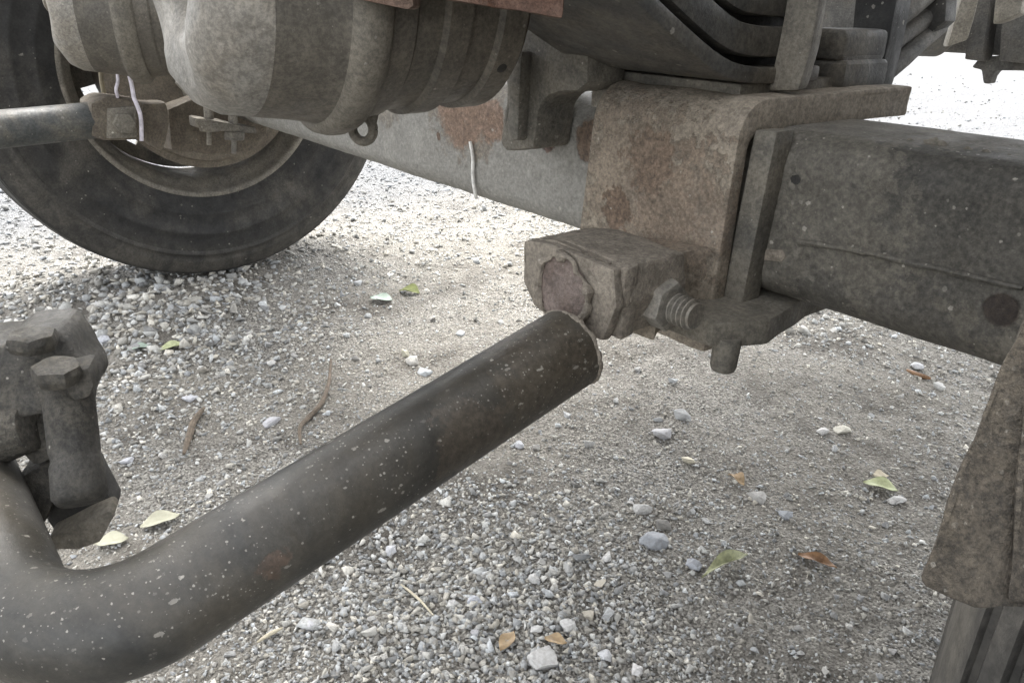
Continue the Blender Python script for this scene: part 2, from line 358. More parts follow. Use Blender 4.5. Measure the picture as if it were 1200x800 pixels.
def rotz(n):
    a = rng.uniform(0, 6.283, n); b = rng.normal(0, .3, n); Z = np.zeros(n); I = np.ones(n)
    rz = np.stack([np.stack([np.cos(a), -np.sin(a), Z], -1), np.stack([np.sin(a), np.cos(a), Z], -1), np.stack([Z, Z, I], -1)], 1)
    rx = np.stack([np.stack([I, Z, Z], -1), np.stack([Z, np.cos(b), -np.sin(b)], -1), np.stack([Z, np.sin(b), np.cos(b)], -1)], 1)
    return rx @ rz
def tints(n, lo=.2, hi=.86):
    v = lo+(hi-lo)*rng.beta(1.5, 2.1, n); w = rng.uniform(-1, 1, n)
    return np.stack([v*(1+.055*w+.01), v, v*(1-.085*w-.055), np.ones(n)], -1)
coarse = lambda x, y: np.clip(np.exp(-((x+1.75)**2/.22+(y-.42)**2/.12))*1.1+.8*np.exp(-((x+.6)**2/.06+(y-.42)**2/.05))+.7*np.exp(-((x+1.1)**2/.25+(y-2.4)**2/.7)), 0, 1)
N = 185000
lr = rng.uniform(math.log(.22), math.log(10), N); rr = np.exp(lr); an = rng.uniform(R(70), R(182), N)
px = rr*np.cos(an); py = rr*np.sin(an)
co = coarse(px, py); fines = np.clip(np.exp(-((px+1.3)**2/.16+(py-.8)**2/.14))+.9*np.exp(-((px+.75)**2/.10+(py-1.2)**2/.12)), 0, 1)
dens = (.5+.95*np.clip((vn(px, py, 3.1, 9)*.6+vn(px, py, 9, 10)*.4-.34)*2.6, 0, 1))*(1-.4*fines)+co
keep = rng.uniform(0, 1, N) < np.clip(dens, 0, 1)*np.minimum(1, (1.7/rr)**.75)
px, py, rr, co, fines = px[keep], py[keep], rr[keep], co[keep], fines[keep]; n = len(px)
size = .0013+.0022*np.minimum(rr, 3.2)*rng.lognormal(-.5, .55, n)
size = np.clip(size*1.12*(1+1.15*co)*(1-.45*fines)*.93, .001, .018)
parts_v, parts_f, parts_c = [], [], []; base = 0
pid = rng.integers(0, len(protos), n); tc = tints(n)
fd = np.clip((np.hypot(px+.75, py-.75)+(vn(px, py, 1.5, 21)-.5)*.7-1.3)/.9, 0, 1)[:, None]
tc[:, :3] = tc[:, :3]*(1-fd*np.array([.50, .475, .44]))  # far grains darkened in colour likewise against the daylight
for k, (pv, pf) in enumerate(protos):
    sel = np.where(pid == k)[0]; c_ = len(sel)
    Rm = np.where(rng.uniform(size=c_)[:, None, None] < .65, rotz(c_), rotm(c_))
    sc_ = size[sel][:, None]*rng.uniform(.7, 1.3, (c_, 3))
    v = np.einsum('nij,nkj->nki', Rm, pv[None]*sc_[:, None, :])
    v[:, :, 0] += px[sel][:, None]; v[:, :, 1] += py[sel][:, None]
    v[:, :, 2] += (gh(px[sel], py[sel])+size[sel]*rng.uniform(-.1, .4, c_))[:, None]
    f_ = pf[None]+(base+np.arange(c_)*len(pv))[:, None, None]; base += c_*len(pv)
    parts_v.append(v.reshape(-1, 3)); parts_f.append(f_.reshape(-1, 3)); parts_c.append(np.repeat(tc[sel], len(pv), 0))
gv = npmesh('gravel', np.concatenate(parts_v), np.concatenate(parts_f))
ca = gv.color_attributes.new('tint', 'FLOAT_COLOR', 'POINT'); ca.data.foreach_set('color', np.concatenate(parts_c).astype(np.float32).ravel())
gv.materials.append(M['stone'])
go = bpy.data.objects.new('gravel', gv); COL.objects.link(go)
tag(go, 'pale grey crushed stone gravel strewn over the dusty ground', 'gravel', kind='stuff')

def stone(name, xy, half, tint, seed, label, group=None, flat=.75, npts=18, aspect=1.0):
    bm = chip(npts, seed, flat); a = random.Random(seed).uniform(0, 6.28)
    for v in bm.verts: v.co.x *= aspect
    bmesh.ops.rotate(bm, verts=bm.verts, cent=(0, 0, 0), matrix=Matrix.Rotation(a, 3, 'Z'))
    bmesh.ops.scale(bm, verts=bm.verts, vec=(half, half, half))
    bevel(bm, half*.07, 2, ang=10)
    if name == 'stone':
        bmesh.ops.triangulate(bm, faces=[f for f in bm.faces if len(f.verts) > 4])
        bmesh.ops.subdivide_edges(bm, edges=[e for e in bm.edges if e.calc_length() > half*.22], cuts=2, use_grid_fill=True)
        bm.normal_update()
        for v in bm.verts: v.co += v.normal*half*(.09*noise.noise(v.co*2.2/half+Vector((seed, 0, 0)))+.05*noise.noise(v.co*6/half))
        for f in bm.faces: f.smooth = True
        for e in bm.edges: e.smooth = e.calc_face_angle(0) < R(28)
    me = bpy.data.meshes.new(name); bm.to_mesh(me); bm.free()
    ca = me.color_attributes.new('tint', 'FLOAT_COLOR', 'POINT')
    ca.data.foreach_set('color', np.tile(np.array([*tint, 1], np.float32), len(me.vertices)))
    me.materials.append(M['stone']); o = bpy.data.objects.new(name, me); COL.objects.link(o)
    o.location = (xy[0], xy[1], float(gh(xy[0], xy[1]))+half*flat*.35)
    return tag(o, label, 'stone', group)
GREY = (.40, .41, .415); WHITE = (.6, .595, .58); BLUE = (.34, .36, .39); CREAM = (.54, .5, .42); DARKG = (.22, .215, .2)
def gp(x, y):
    p = aZ(x, y, 0.)
    for _ in range(3): p = aZ(x, y, float(gh(p[0], p[1])))
    return p, float((p-O) @ fw)
named = [
 (765, 641, 19, BLUE, 'largest blue grey angular stone lying right of centre among small gravel', .8),
 (753, 600, 13, WHITE, 'pale stone just above the largest blue grey stone', .8),
 (777, 618, 12, DARKG, 'dull brown grey stone tucked behind the largest blue grey stone', .7),
 (637, 777, 20, WHITE, 'bright white square cornered stone at the bottom edge beside two tan leaves', .8),
 (775, 512, 14, (.5, .5, .52), 'light grey chunky stone on bare ground below the bolt stub', .8),
 (800, 490, 13, GREY, 'rounded grey stone below the bolt stub, above the chunky light one', .6),
 (806, 542, 9, (.7, .65, .52), 'round cream pebble alone on the fine grit', .7),
 (885, 585, 14, (.5, .49, .47), 'dusty grey stone left of the bent pale green leaf', .7),
 (920, 605, 11, BLUE, 'flat bluish stone between the dusty stone and the brown leaf', .6),
 (986, 507, 12, (.62, .6, .52), 'cream white stone of a pair on the grit right of centre', .7),
 (964, 508, 8, WHITE, 'small white stone left of the cream white one', .8),
 (1048, 589, 12, WHITE, 'white flat stone just below the bent pale green leaf', .6),
 (474, 416, 9, (.5, .48, .38), 'yellowish stone leaning against a white one beyond the bar', .8),
 (484, 424, 10, (.62, .6, .56), 'white stone with a yellowish one leaning on it beyond the bar', .8),
 (320, 496, 12, (.52, .52, .55), 'pale grey stone lying left of the curved root', .6),
 (317, 426, 7, WHITE, 'small white stone on bare earth behind the curved root', .6),
 (497, 438, 11, (.5, .53, .55), 'flat bluish white stone close above the bar', .45),
 (458, 646, 8, (.6, .61, .64), 'small bluish white stone beside the lower edge of the bar', .7),
 (555, 707, 11, (.48, .5, .55), 'blue grey stone right of the pale straw', .7),
 (530, 710, 9, WHITE, 'white chip left of the blue grey stone by the pale straw', .8),
 (433, 746, 12, (.55, .54, .5), 'upright pale stone at lower left of the gravel', .9),
 (628, 738, 9, WHITE, 'white pebble between the two tan leaves', .7),
 (667, 736, 12, WHITE, 'white triangular chip over the second tan leaf', .8),
 (690, 722, 9, CREAM, 'cream oval pebble right of the white triangular chip', .7),
 (713, 722, 11, GREY, 'soft grey stone right of the cream oval pebble', .7),
 (703, 685, 9, CREAM, 'round cream pebble left of the slab stone', .7),
 (710, 655, 9, WHITE, 'white angular chip below left of the largest stone', .8),
 (812, 664, 11, (.4, .42, .46), 'slate grey slab stone standing left of the curled leaf', .7),
 (668, 665, 11, (.45, .45, .44), 'mid grey stone set in dark grit below the bar end', .7),
 (626, 680, 8, WHITE, 'white pebble in the middle of the foreground grit', .8),
 (748, 788, 11, (.68, .67, .66), 'long white shard standing at the bottom edge', .9),
 (708, 768, 11, (.62, .63, .65), 'pale chip between the square white stone and the shard', .8),
 (362, 736, 10, (.52, .52, .54), 'grey stone under the bend of the bar', .7),
 (608, 523, 8, (.5, .51, .54), 'bluish pebble hard by the broken end of the bar', .7),
 (556, 742, 8, (.5, .5, .52), 'grey pebble straight above the tan almond leaf', .7),
 (222, 468, 9, (.55, .56, .6), 'pale lilac stone beyond the hanging clamp', .5),
 (120, 402, 10, (.56, .58, .63), 'bluish white stone beside the upper hex bolt', .7),
 (160, 408, 10, (.3, .3, .3), 'dark grey stone beside the green leaf scraps', .6),
 (148, 540, 9, (.55, .56, .6), 'bluish stone right of the clamp bolt', .6),
 (1100, 455, 10, (.6, .6, .58), 'white stone in the grit under the right end of the axle', .6),
 (1075, 432, 9, (.55, .56, .58), 'bluish white stone right under the axle lower edge', .6),
]
for i, (x, y, hp, tint, lab, fl) in enumerate(named):
    p, tt = gp(x, y); stone('stone', p, hp*tt/F, tint, 500+i, lab, flat=fl, npts=11+i % 6, aspect=random.uniform(.85, 1.25))
k = 0; placed = [(n_[0], n_[1]) for n_ in named]
while k < 190:
    x, y = random.uniform(10, 1190), random.uniform(250, 795)
    if y < 560 and random.random() < .55 and not x < 260: continue
    if min((x-a)**2+(y-b)**2 for a, b in placed) < 17**2: continue
    placed.append((x, y)); p, tt = gp(x, y)
    v = random.uniform(.28, .55); w = random.uniform(-.05, .05)
    stone('pebble', p, min(random.uniform(4.5, 7.5)*tt/F, .017), (v*(1+w), v, v*(1-w*1.3-.02)), 900+k, 'pale grey pebble bedded among the gravel grains', 'pebbles among the gravel', random.uniform(.55, .9), 10); k += 1

# leaves, chips, twigs on the ground
def leaf(name, p, L, Wd, ang, mat, label, bend=.25, cup=.3, twist=0., cat='leaf', tip=1.0):
    bm = bmesh.new(); nu, nv = 12, 4; gr = []
    for i in range(nu+1):
        s = i/nu; w = Wd*math.sin(math.pi*min(1, max(.03, s))**tip)*.5+.0004; row = []
        for j in range(-nv//2, nv//2+1):
            q = j/(nv/2); a = twist*(s-.5)
            x = (s-.5)*L; y = q*w*math.cos(a); z = .4*bend*L*((s-.5)**2*-1+.25)*1.2+cup*abs(q)*w+q*w*math.sin(a)+.0012*math.sin(9*s+3*q)
            row.append(bm.verts.new((x, y, z)))
        gr.append(row)
    for i in range(nu):
        for j in range(nv): bm.faces.new((gr[i][j], gr[i+1][j], gr[i+1][j+1], gr[i][j+1]))
    bmesh.ops.recalc_face_normals(bm, faces=bm.faces)
    bmesh.ops.solidify(bm, geom=bm.faces[:], thickness=.0005)
    bmesh.ops.rotate(bm, verts=bm.verts, cent=(0, 0, 0), matrix=Matrix.Rotation(ang, 3, 'Z'))
    mz = min(v.co.z for v in bm.verts)
    for v in bm.verts: v.co.z -= mz
    loc = Vector((p[0], p[1], float(gh(p[0], p[1]))+.004))
    bmesh.ops.translate(bm, verts=bm.verts, vec=loc)
    return tag(obj(name, bm, mat, None, loc, 60), label, cat)
M['lgreen'] = plain('leaf_pale_green', (.38, .41, .23), .6, .2, 120); M['lolive'] = plain('leaf_olive', (.28, .29, .16), .6, .35, 90)
M['lbrown'] = plain('leaf_brown', (.21, .115, .055), .6, .35, 90); M['ltan'] = plain('leaf_tan', (.34, .245, .14), .6, .25, 90)
M['lteal'] = plain('leaf_teal', (.30, .37, .31), .6, .2, 80); M['moss'] = plain('moss_olive', (.15, .17, .06), .9, .4, 90)
M['paper'] = plain('paper_cream', (.38, .37, .28), .7, .15, 50); M['twig'] = plain('twig_brown', (.12, .095, .07), .85, .35, 120); M['straw'] = plain('straw_pale', (.5, .45, .34), .8, .2, 120)
def dirpix(x, y, x2, y2):
    a, t_ = gp(x, y); b, _ = gp(x2, y2); return (a+b)/2, float(np.hypot(*(b-a)[:2])), math.atan2(b[1]-a[1], b[0]-a[0])
def leafpx(name, x, y, x2, y2, wpx, mat, label, **k):
    p, L, a = dirpix(x, y, x2, y2); tt = gp((x+x2)/2, (y+y2)/2)[1]
    return leaf(name, p, L, wpx*tt/F, a, mat, label, **k)
leafpx('leaf', 1011, 568, 1052, 578, 24, M['lgreen'], 'bent pale green leaf lying on the grit at right', bend=.35, cup=.35)
leafpx('leaf', 822, 682, 875, 652, 17, M['lolive'], 'curled yellowish green leaf on the gravel below the axle', bend=.45, cup=.9, twist=1.6)
leafpx('leaf', 935, 650, 980, 668, 17, M['lbrown'], 'narrow brown dry leaf right of the curled green one', bend=.12, cup=.5, tip=.9)
leafpx('leaf', 586, 766, 602, 743, 17, M['ltan'], 'tan almond shaped leaf at the bottom of the gravel', bend=.1, cup=.2)
leafpx('leaf', 638, 751, 664, 757, 16, M['ltan'], 'small tan leaf behind the square white stone', bend=.2, cup=.3)
leafpx('leaf', 186, 412, 220, 404, 18, M['lgreen'], 'bright green leaf scrap right of the hanging clamp', bend=.3, cup=.3)
leafpx('leaf', 150, 412, 178, 408, 15, M['lteal'], 'dull green leaf scrap left of the bright green one', bend=.3, cup=.3)
leafpx('leaf', 434, 352, 460, 353, 22, M['lteal'], 'blue green leaf scrap on bare earth in front of the far wheel', bend=.2, cup=.2)
leafpx('moss', 468, 341, 492, 345, 24, M['moss'], 'olive tuft of moss beside the blue green leaf scrap', bend=.4, cup=.4, cat='moss')
leafpx('leaf', 1040, 561, 1022, 560, 14, M['straw'], 'white dry leaf tip behind the bent pale green leaf', bend=.3, cup=.3)
leafpx('leaf', 853, 560, 872, 570, 15, M['ltan'], 'crumpled tan leaf above the dusty grey stone', bend=.4, cup=.8, twist=1.)
leafpx('leaf', 165, 622, 212, 606, 26, M['paper'], 'cream yellow dry leaf lying just beyond the bend of the bar', bend=.2, cup=.3)
leafpx('leaf', 112, 644, 152, 634, 26, M['paper'], 'cream leaf half hidden behind the bend of the bar', bend=.15, cup=.2)
def twig(pts, rpx, mat, label, name='twig', cat='twig'):
    P = []; tt = 1
    for x, y in pts:
        p, tt = gp(x, y); P.append((p[0], p[1], float(gh(p[0], p[1]))+.004+random.uniform(0, .004)))
    P = smoothpath(P, 5); n_ = len(P); r_ = rpx*tt/F
    loc = P[n_//2].copy()
    return tag(obj(name, tube(P, [r_*(1-.6*abs(2*i/(n_-1)-1)**2) for i in range(n_)], 8), mat, None, loc), label, cat)
twig([(388, 425), (386, 450), (378, 475), (362, 492), (352, 505), (353, 525)], 3.2, M['twig'], 'curved dark root lying on bare earth behind the bar')
twig([(240, 482), (228, 497), (222, 515), (216, 535)], 4.5, M['twig'], 'short dark twig left of the curved root')
twig([(470, 690), (490, 705), (508, 726)], 1.6, M['straw'], 'thin pale straw lying on the foreground gravel')
twig([(302, 757), (318, 748), (332, 741)], 2.4, M['straw'], 'stubby pale straw under the bend of the bar')
twig([(1062, 436), (1078, 442), (1090, 446)], 3, M['lbrown'], 'reddish brown stick under the right end of the axle')

# ------------------------------------------------------------------ axle
AY, AZ, AS, AH = .6455, .4925, .0775, .0695
ax = thing('axle', (-1.0, AY, AZ), 'long dusty grey axle beam running from the far wheel to the near side', 'axle')
def rrect(s, r_, n=7):
    out = []
    for cx, cz, a0 in ((1, 1, 0), (-1, 1, 90), (-1, -1, 180), (1, -1, 270)):
        for k_ in range(n+1):
            a = R(a0+90*k_/n); out.append((cx*(s-r_)+r_*math.cos(a), cz*(s-r_)+r_*math.sin(a)))
    return out
bm = bmesh.new(); prev = None; sec = [(a, b*AH/AS) for a, b in rrect(AS, .030)]
xs = np.linspace(-1.86, -.02, 150)
for x in xs:
    ring = []
    for (dy, dz) in sec:
        p = Vector((x, AY+dy, AZ+dz)); k_ = noise.fractal(p*9, 1, 2, 3)*.0012+noise.noise(p*45)*.0005
        ring.append(bm.verts.new(p+Vector((0, dy, dz)).normalized()*k_))
    if prev:
        for i in range(len(sec)): bm.faces.new((prev[i], prev[(i+1) % len(sec)], ring[(i+1) % len(sec)], ring[i]))
    prev = ring
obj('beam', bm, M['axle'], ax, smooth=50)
# weld seam along the middle of the front face
P = [V(p) for p in (aY(935, 283, AY-AS-.0005), aY(985, 290, AY-AS-.0005), aY(1060, 306, AY-AS-.0005), aY(1130, 322, AY-AS-.0005), aY(1199, 338, AY-AS-.0005))]
P = smoothpath(P, 8); obj('weld_seam', rough(tube(P, .0022, 8), .0012, 120), M['axle'], ax)
# slotted lug and dirt lumps on top
obj('slot_lug', prism([aY(x, y, AY-AS-.0012) for x, y in ((888, 291), (917, 293), (921, 301), (915, 307), (893, 305))], (0, .006, 0), .0015), M['seat'], ax)
bm = bmesh.new()
for (x, y, s_) in ((1090, 143, .007), (1097, 144, .006), (1128, 152, .004), (1150, 155, .004), (1125, 151, .003), (1176, 160, .003), (1060, 140, .004)):
    p = aY(x, y+3, AY-AS+.03); b = bmesh.new(); bmesh.ops.create_icosphere(b, subdivisions=2, radius=s_); rough(b, s_*.9, 150)
    bmesh.ops.translate(b, verts=b.verts, vec=(p[0], AY-AS+.045, AZ+AH-.002)); merge(bm, b)
obj('dirt_lumps', bm, M['cast'], ax); bpy.data.objects['dirt_lumps']['kind'] = 'stuff'

# white cord round the axle
cw = [aY(551, 166, AY-AS-.003), aY(554, 185, AY-AS-.003), aY(554, 205, AY-AS-.003), aY(556, 222, AY-AS-.002), aY(558, 232, AY-AS+.004)]
tag(obj('cord', tube(smoothpath(cw, 5), .0021, 8), M['cord_white'], None, V(cw[2])), 'thin white cord hanging over the front of the axle beam', 'cord')

# ------------------------------------------------------------------ saddle seat on the axle
PY = .532                                    # front of the wrap plate
seat = thing('axle_saddle', (-.46, AY, AZ-AS), 'thick rusty saddle plate bent over the axle below the leaf spring', 'bracket')
zt = .5855; th = .0155
# folded plate: down the front, over the top, one section swept along x
prof = []
zb = .372; yi = PY+th; zi = zt-.027; ro_ = .030
outer = [(PY, zb)]+[(PY+ro_-ro_*math.cos(R(a)), zt-ro_+ro_*math.sin(R(a))) for a in range(0, 91, 15)]+[(.785, zt)]
inner = [(.785, zi)]+[(yi+.010-.010*math.sin(R(a)), zi-.010+.010*math.cos(R(a))) for a in range(0, 91, 30)]+[(yi, zb)]
xl0, xr0 = aY(700, 110, PY)[0], aY(872, 125, PY)[0]
xlb, xrb = aY(672, 262, PY)[0], aY(826, 402, PY)[0]
bm = bmesh.new(); prev = None; loop = outer+inner
for k_ in range(13):
    s_ = k_/12; ring = []
    for (y, z) in loop:
        f_ = min(1, max(0, (z-zb)/(zt-zb))); xa = xlb+(xl0-xlb)*f_; xb = xrb+(xr0-xrb)*f_
        if y > .60: xb += .004
        ring.append(bm.verts.new((xa+(xb-xa)*s_, y, z)))
    if prev:
        for i in range(len(loop)): bm.faces.new((prev[i], prev[(i+1) % len(loop)], ring[(i+1) % len(loop)], ring[i]))
    else: bm.faces.new(ring)
    prev = ring
bm.faces.new(prev[::-1]); bmesh.ops.recalc_face_normals(bm, faces=bm.faces); bevel(bm, .0035, 2, ang=50)
bmesh.ops.subdivide_edges(bm, edges=[e for e in bm.edges if e.calc_length() > .02], cuts=3, use_grid_fill=True)
rough(bm, .0016, 35); obj('wrap_plate', bm, M['seat'], seat, smooth=50)
# upright strip welded to the axle right of the plate, behind the dark gap
obj('side_strip', rough(prism([aY(x, y, .548) for x, y in ((884, 152), (911, 154), (869, 358), (845, 357))], (0, .024, 0), .003), .0008, 50, 2, .02), M['cast'], seat)
# thick nose of the top plate
# plate under the axle
q1, q2, q3 = (aZ(x, y, .40) for x, y in ((832, 409), (898, 405), (945, 373)))
pts = [(-.52, q1[1], .40), tuple(q1), tuple(q2), tuple(q3), (q3[0], .78, .40), (-.52, .78, .40)]
obj('bottom_plate', rough(prism(pts, (0, 0, .0225), .005), .001, 40, 2, .03), M['cast'], seat)
b0 = aZ(850, 418, .390); obj('bolt_stub', cyl((b0[0], b0[1], .408), (b0[0]-.001, b0[1], .378), .0115, .0105, 20, .004), M['cast'], seat)
obj('gap_block', box((-.572, .565, .563), (-.412, .79, .5935), .003), M['cast'], seat)  # block added to close the bright gap under the spring leaves
obj('tab', box(aY(692, 125, .56)-np.array([0, .0, 0]), (aY(716, 98, .56)[0], .60, aY(692, 97, .56)[2]), .002), M['pale'], seat)

# ------------------------------------------------------------------ clamp block on the saddle
BF = .40
blk = thing('clamp_block', (-.43, .46, .42), 'chunky rusty block with a round weld scar and a pinch bolt, bolted to the saddle', 'block')
fr = [aY(x, y, BF) for x, y in ((613, 281), (646, 285), (719, 316), (722, 360), (706, 399), (662, 385), (624, 357), (613, 330))]
fr = [V(p) for p in fr]; cx_ = fr[0].x
def slab(y0, y1, trim, bev):
    q_ = [Vector((p.x-trim*max(0, (p.x-cx_)/.1), y0, p.z)) for p in fr]
    b = prism(q_, (0, y1-y0, -.001), bev, seg=2)
    bmesh.ops.subdivide_edges(b, edges=[e for e in b.edges if e.calc_length() > .02], cuts=4, use_grid_fill=True)
    return b
bm = slab(BF, BF+.0095, 0, .003); merge(bm, slab(BF+.0085, BF+.0165, .014, 0)); merge(bm, slab(BF+.0155, BF+.078, 0, .003))
rough(bm, .0013, 60); obj('body', bm, M['block'], blk, smooth=32)
# proud upright rib on the right cheek, a slit in front of it
X0 = aY(719, 316, BF)[0]
rib = [aX(x, y, X0+.0035) for x, y in ((733, 318), (751, 308), (744, 392), (728, 401))]
obj('rib', rough(prism(rib, (-.03, 0, 0), .004), .0012, 50, 3, .01), M['block'], blk)
# web flowing from the block to the plate
xr_ = fr[2][0]; plan = [(xr_-.085, BF+.05)]
for q_ in np.linspace(0, 1, 9): plan.append((xr_-.006-.002*q_-.016*math.sin(q_*math.pi), BF+.060+(PY+.004-BF-.060)*q_))
plan += [(xr_-.088, PY+.004)]
b = bmesh.new(); lo_ = [b.verts.new((x, y, .402)) for x, y in plan]; hi_ = [b.verts.new((x, y, .469-.004*math.sin(math.pi*min(1, max(0, (y-BF-.06)/.07)))-(.01 if y > PY-.004 else 0))) for x, y in plan]
n_ = len(plan); b.faces.new(lo_[::-1]); b.faces.new(hi_)
for i in range(n_): b.faces.new((lo_[i], lo_[(i+1) % n_], hi_[(i+1) % n_], hi_[i]))
bmesh.ops.recalc_face_normals(b, faces=b.faces); bmesh.ops.triangulate(b, faces=[f for f in b.faces if len(f.verts) > 4])
bevel(b, .004, 2, ang=40); obj('web', rough(b, .002, 35, 2, .012), M['seat'], blk, smooth=50)
# round scar where the bar has torn off, with a raised ragged weld lip
sc_ = V(aY(662, 341, BF)); bm = bmesh.new(); lathe([(0, .0005), (0, .012), (.0002, .022), (.0008, .0275), (.001, .0285)], sc_+Vector((0, -.0035, 0)), (0, 1, 0), 40, bm)
for v in bm.verts: v.co.x = sc_.x+(v.co.x-sc_.x)*1.02
rough(bm, .0014, 130); scar = obj('weld_scar', bm, M['scar'], blk, smooth=60)
bm = bmesh.new(); rg = []
for k_ in range(49):
    a = 2*math.pi*k_/48; n_ = noise.noise(Vector((math.cos(a)*2.2, math.sin(a)*2.2, 3)))
    rg.append(sc_+Vector((math.cos(a)*(.0285+.0050*n_), -.0028-.004*abs(n_), math.sin(a)*(.0285+.0045*n_))))
tube(rg, [max(.0006, .0022+.0055*noise.noise(p*75)) for p in rg], 8, bm, caps=False)
rough(bm, .0015, 160); obj('weld_lip', bm, M['block'], scar)
# pinch bolt
n0 = V(aX(768, 352, X0-.006)); dX = Vector((1, .02, -.02)).normalized()
nut = obj('nut', rough(hexnut(n0, dX, .0205, .018, phase=.3, bev=.003), .0009, 70, 2, .005), M['thread'], blk)
bm = bmesh.new(); L = .034; pr_ = [(0, .0112)]
k_ = 0.0
while k_ < L-.004:
    pr_ += [(k_+.0010, .0122), (k_+.0020, .0122), (k_+.0032, .0090), (k_+.0040, .0090)]; k_ += .0046
pr_ += [(L-.002, .0105), (L, .0100)]
lathe(pr_, n0+dX*.006, dX, 24, bm); obj('stud', bm, M['thread'], nut, smooth=30)

# ------------------------------------------------------------------ broken anti-roll bar
bx_ = -.393
bar = thing('roll_bar', (-.95, 0, .38), 'black speckled steel bar snapped off at its near end and bent at lower left', 'bar')
pA = V(D(667, 408, .603)); pB = V(D(400, 576, .50)); dAB = (pB-pA).normalized()
corner = pA+dAB*((pA.y-.006)/-dAB.y)
dC = (Vector((-1.5, -.02, .44))-corner).normalized(); rad = .070
def fillet(a, c, b, r_, n=14):
    u = (a-c).normalized(); v = (b-c).normalized(); th_ = u.angle(v); d = r_/math.tan(th_/2)
    p, q = c+u*d, c+v*d; ctr = c+(u+v).normalized()*(r_/math.sin(th_/2))
    out = []
    for i in range(n+1):
        w = (p-ctr).lerp(q-ctr, i/n).normalized()*r_; out.append(ctr+w)
    return out
path = [pA+(pB-pA)*s_ for s_ in np.linspace(0, .62, 22)]
fl = fillet(pA, corner, corner+dC, rad); c2_ = Vector((-1.5, -.02, .44)); e2 = V((-1.5, .345, .452))
path = [pA.lerp(fl[0], s_) for s_ in np.linspace(0, 1, 24)[:-1]]+fl+[fl[-1].lerp(c2_, s_) for s_ in np.linspace(0, 1, 12)[1:-2]]+fillet(fl[-1], c2_, e2, .07)+[c2_.lerp(e2, s_) for s_ in (.5, .8, 1)]
rb = .0312
kf = len(fl)+23+6
bm = tube(path[:kf+1], rb, 40); near_bar = obj('near_arm', bm, M['bar'], bar, smooth=50)
obj('far_arm', tube(path[kf:], rb*.94, 32), M['farbar'], bar, smooth=50)
# torn, rusty rim at the break
bm = bmesh.new(); lp = []; x_, y_, d_ = frame(-dAB)
for k_ in range(65):
    a = 2*math.pi*k_/64; n_ = noise.noise(Vector((math.cos(a)*3, math.sin(a)*3, 8)))
    lp.append(pA+(x_*math.cos(a)+y_*math.sin(a))*(rb-.0016)+d_*(.0008+.007*max(0, n_)))
tube(lp, [.0024+.0012*noise.noise(p*160) for p in lp], 8, bm, caps=False); rough(bm, .0014, 200)
obj('torn_rim', bm, M['block'], near_bar)
bm = lathe([(0, .0005), (.0004, rb*.5), (0, rb*.9)], pA+d_*.0006, d_, 32); obj('broken_face', rough(bm, .001, 150), M['scar'], near_bar)

# ------------------------------------------------------------------ hanging clamp at left
TC = .52
cl = thing('bar_clamp', V(D(40, 500, TC)), 'dirty bolted clamp hanging at the left edge behind the bend of the bar', 'clamp')
top = [D(x, y+8, TC) for x, y in ((-70, 405), (2, 398), (20, 388), (66, 382), (78, 388), (95, 415), (108, 440), (110, 456), (104, 468), (60, 476), (0, 484), (-70, 490))]
bk = np.array([-.045, .02, .0])
bm = rough(prism(top, bk, .009, seg=4), .0022, 38, 3, .01); obj('body', bm, M['clamp'], cl, smooth=45)
hA = V(D(41, 409, .508)); hexA = obj('bolt_head', rough(hexnut(hA, (0.05, 0, 1), .0158, .0125, phase=.2, bev=.0052), .0012, 60, 2, .004), M['clamp'], cl)
hB = V(D(70, 447, .492)); hexB = obj('bolt_head', rough(hexnut(hB, (0.05, 0, 1), .0158, .0125, phase=.6, bev=.0052), .0012, 60, 2, .004), M['clamp'], cl)
obj('washer_plate', rough(prism([D(x, y, .497) for x, y in ((30, 448), (104, 430), (110, 452), (106, 468), (40, 478))], bk*.5, .004), .001, 50, 2, .015), M['clamp'], cl)
s0 = V(D(79, 452, .512)); s1 = V(D(95, 590, .492)); bm = bmesh.new(); L = (s1-s0).length
lathe([(0, .0150), (L*.55, .0150), (L*.62, .0142), (L*.68, .0158), (L*.93, .0158), (L*.985, .0135), (L, .011)], s0, s1-s0, 28, bm)
obj('bolt_shank', rough(bm, .0009, 60), M['clamp'], cl, smooth=50)
obj('bushing_half', rough(cyl(D(-40, 520, .53), D(38, 500, .53), .021, .017, 24, .004), .002, 40, 2, .02), M['clamp'], cl)
obj('cap_ear', rough(prism([D(x, y, .535) for x, y in ((22, 478), (45, 492), (64, 520), (58, 542), (38, 548), (20, 530), (-5, 500), (-20, 478))], bk*.6, .005), .0016, 40, 2, .02), M['clamp'], cl)
obj('spacer', rough(prism([D(x, y, .54) for x, y in ((40, 550), (60, 540), (66, 570), (60, 600), (48, 620), (20, 620), (20, 560))], bk*.6, .004), .0012, 40, 2, .02), M['clamp'], cl)
obj('back_plate', prism([D(x, y, .555) for x, y in ((60, 560), (112, 548), (118, 562), (136, 596), (131, 612), (72, 636), (48, 600))], bk*.5, .003), M['dark'], cl)
obj('lower_plate', rough(prism([D(x, y, .535) for x, y in ((55, 632), (128, 598), (134, 604), (117, 636), (92, 645), (60, 645))], bk*.4, .003), .001, 50, 2, .02), M['band'], cl)
hz = V(D(-90, 430, .56)); obj('hanger', box((hz.x-.05, hz.y-.04, hz.z-.02), (hz.x+.02, hz.y+.03, .86), .004), M['clamp'], cl)

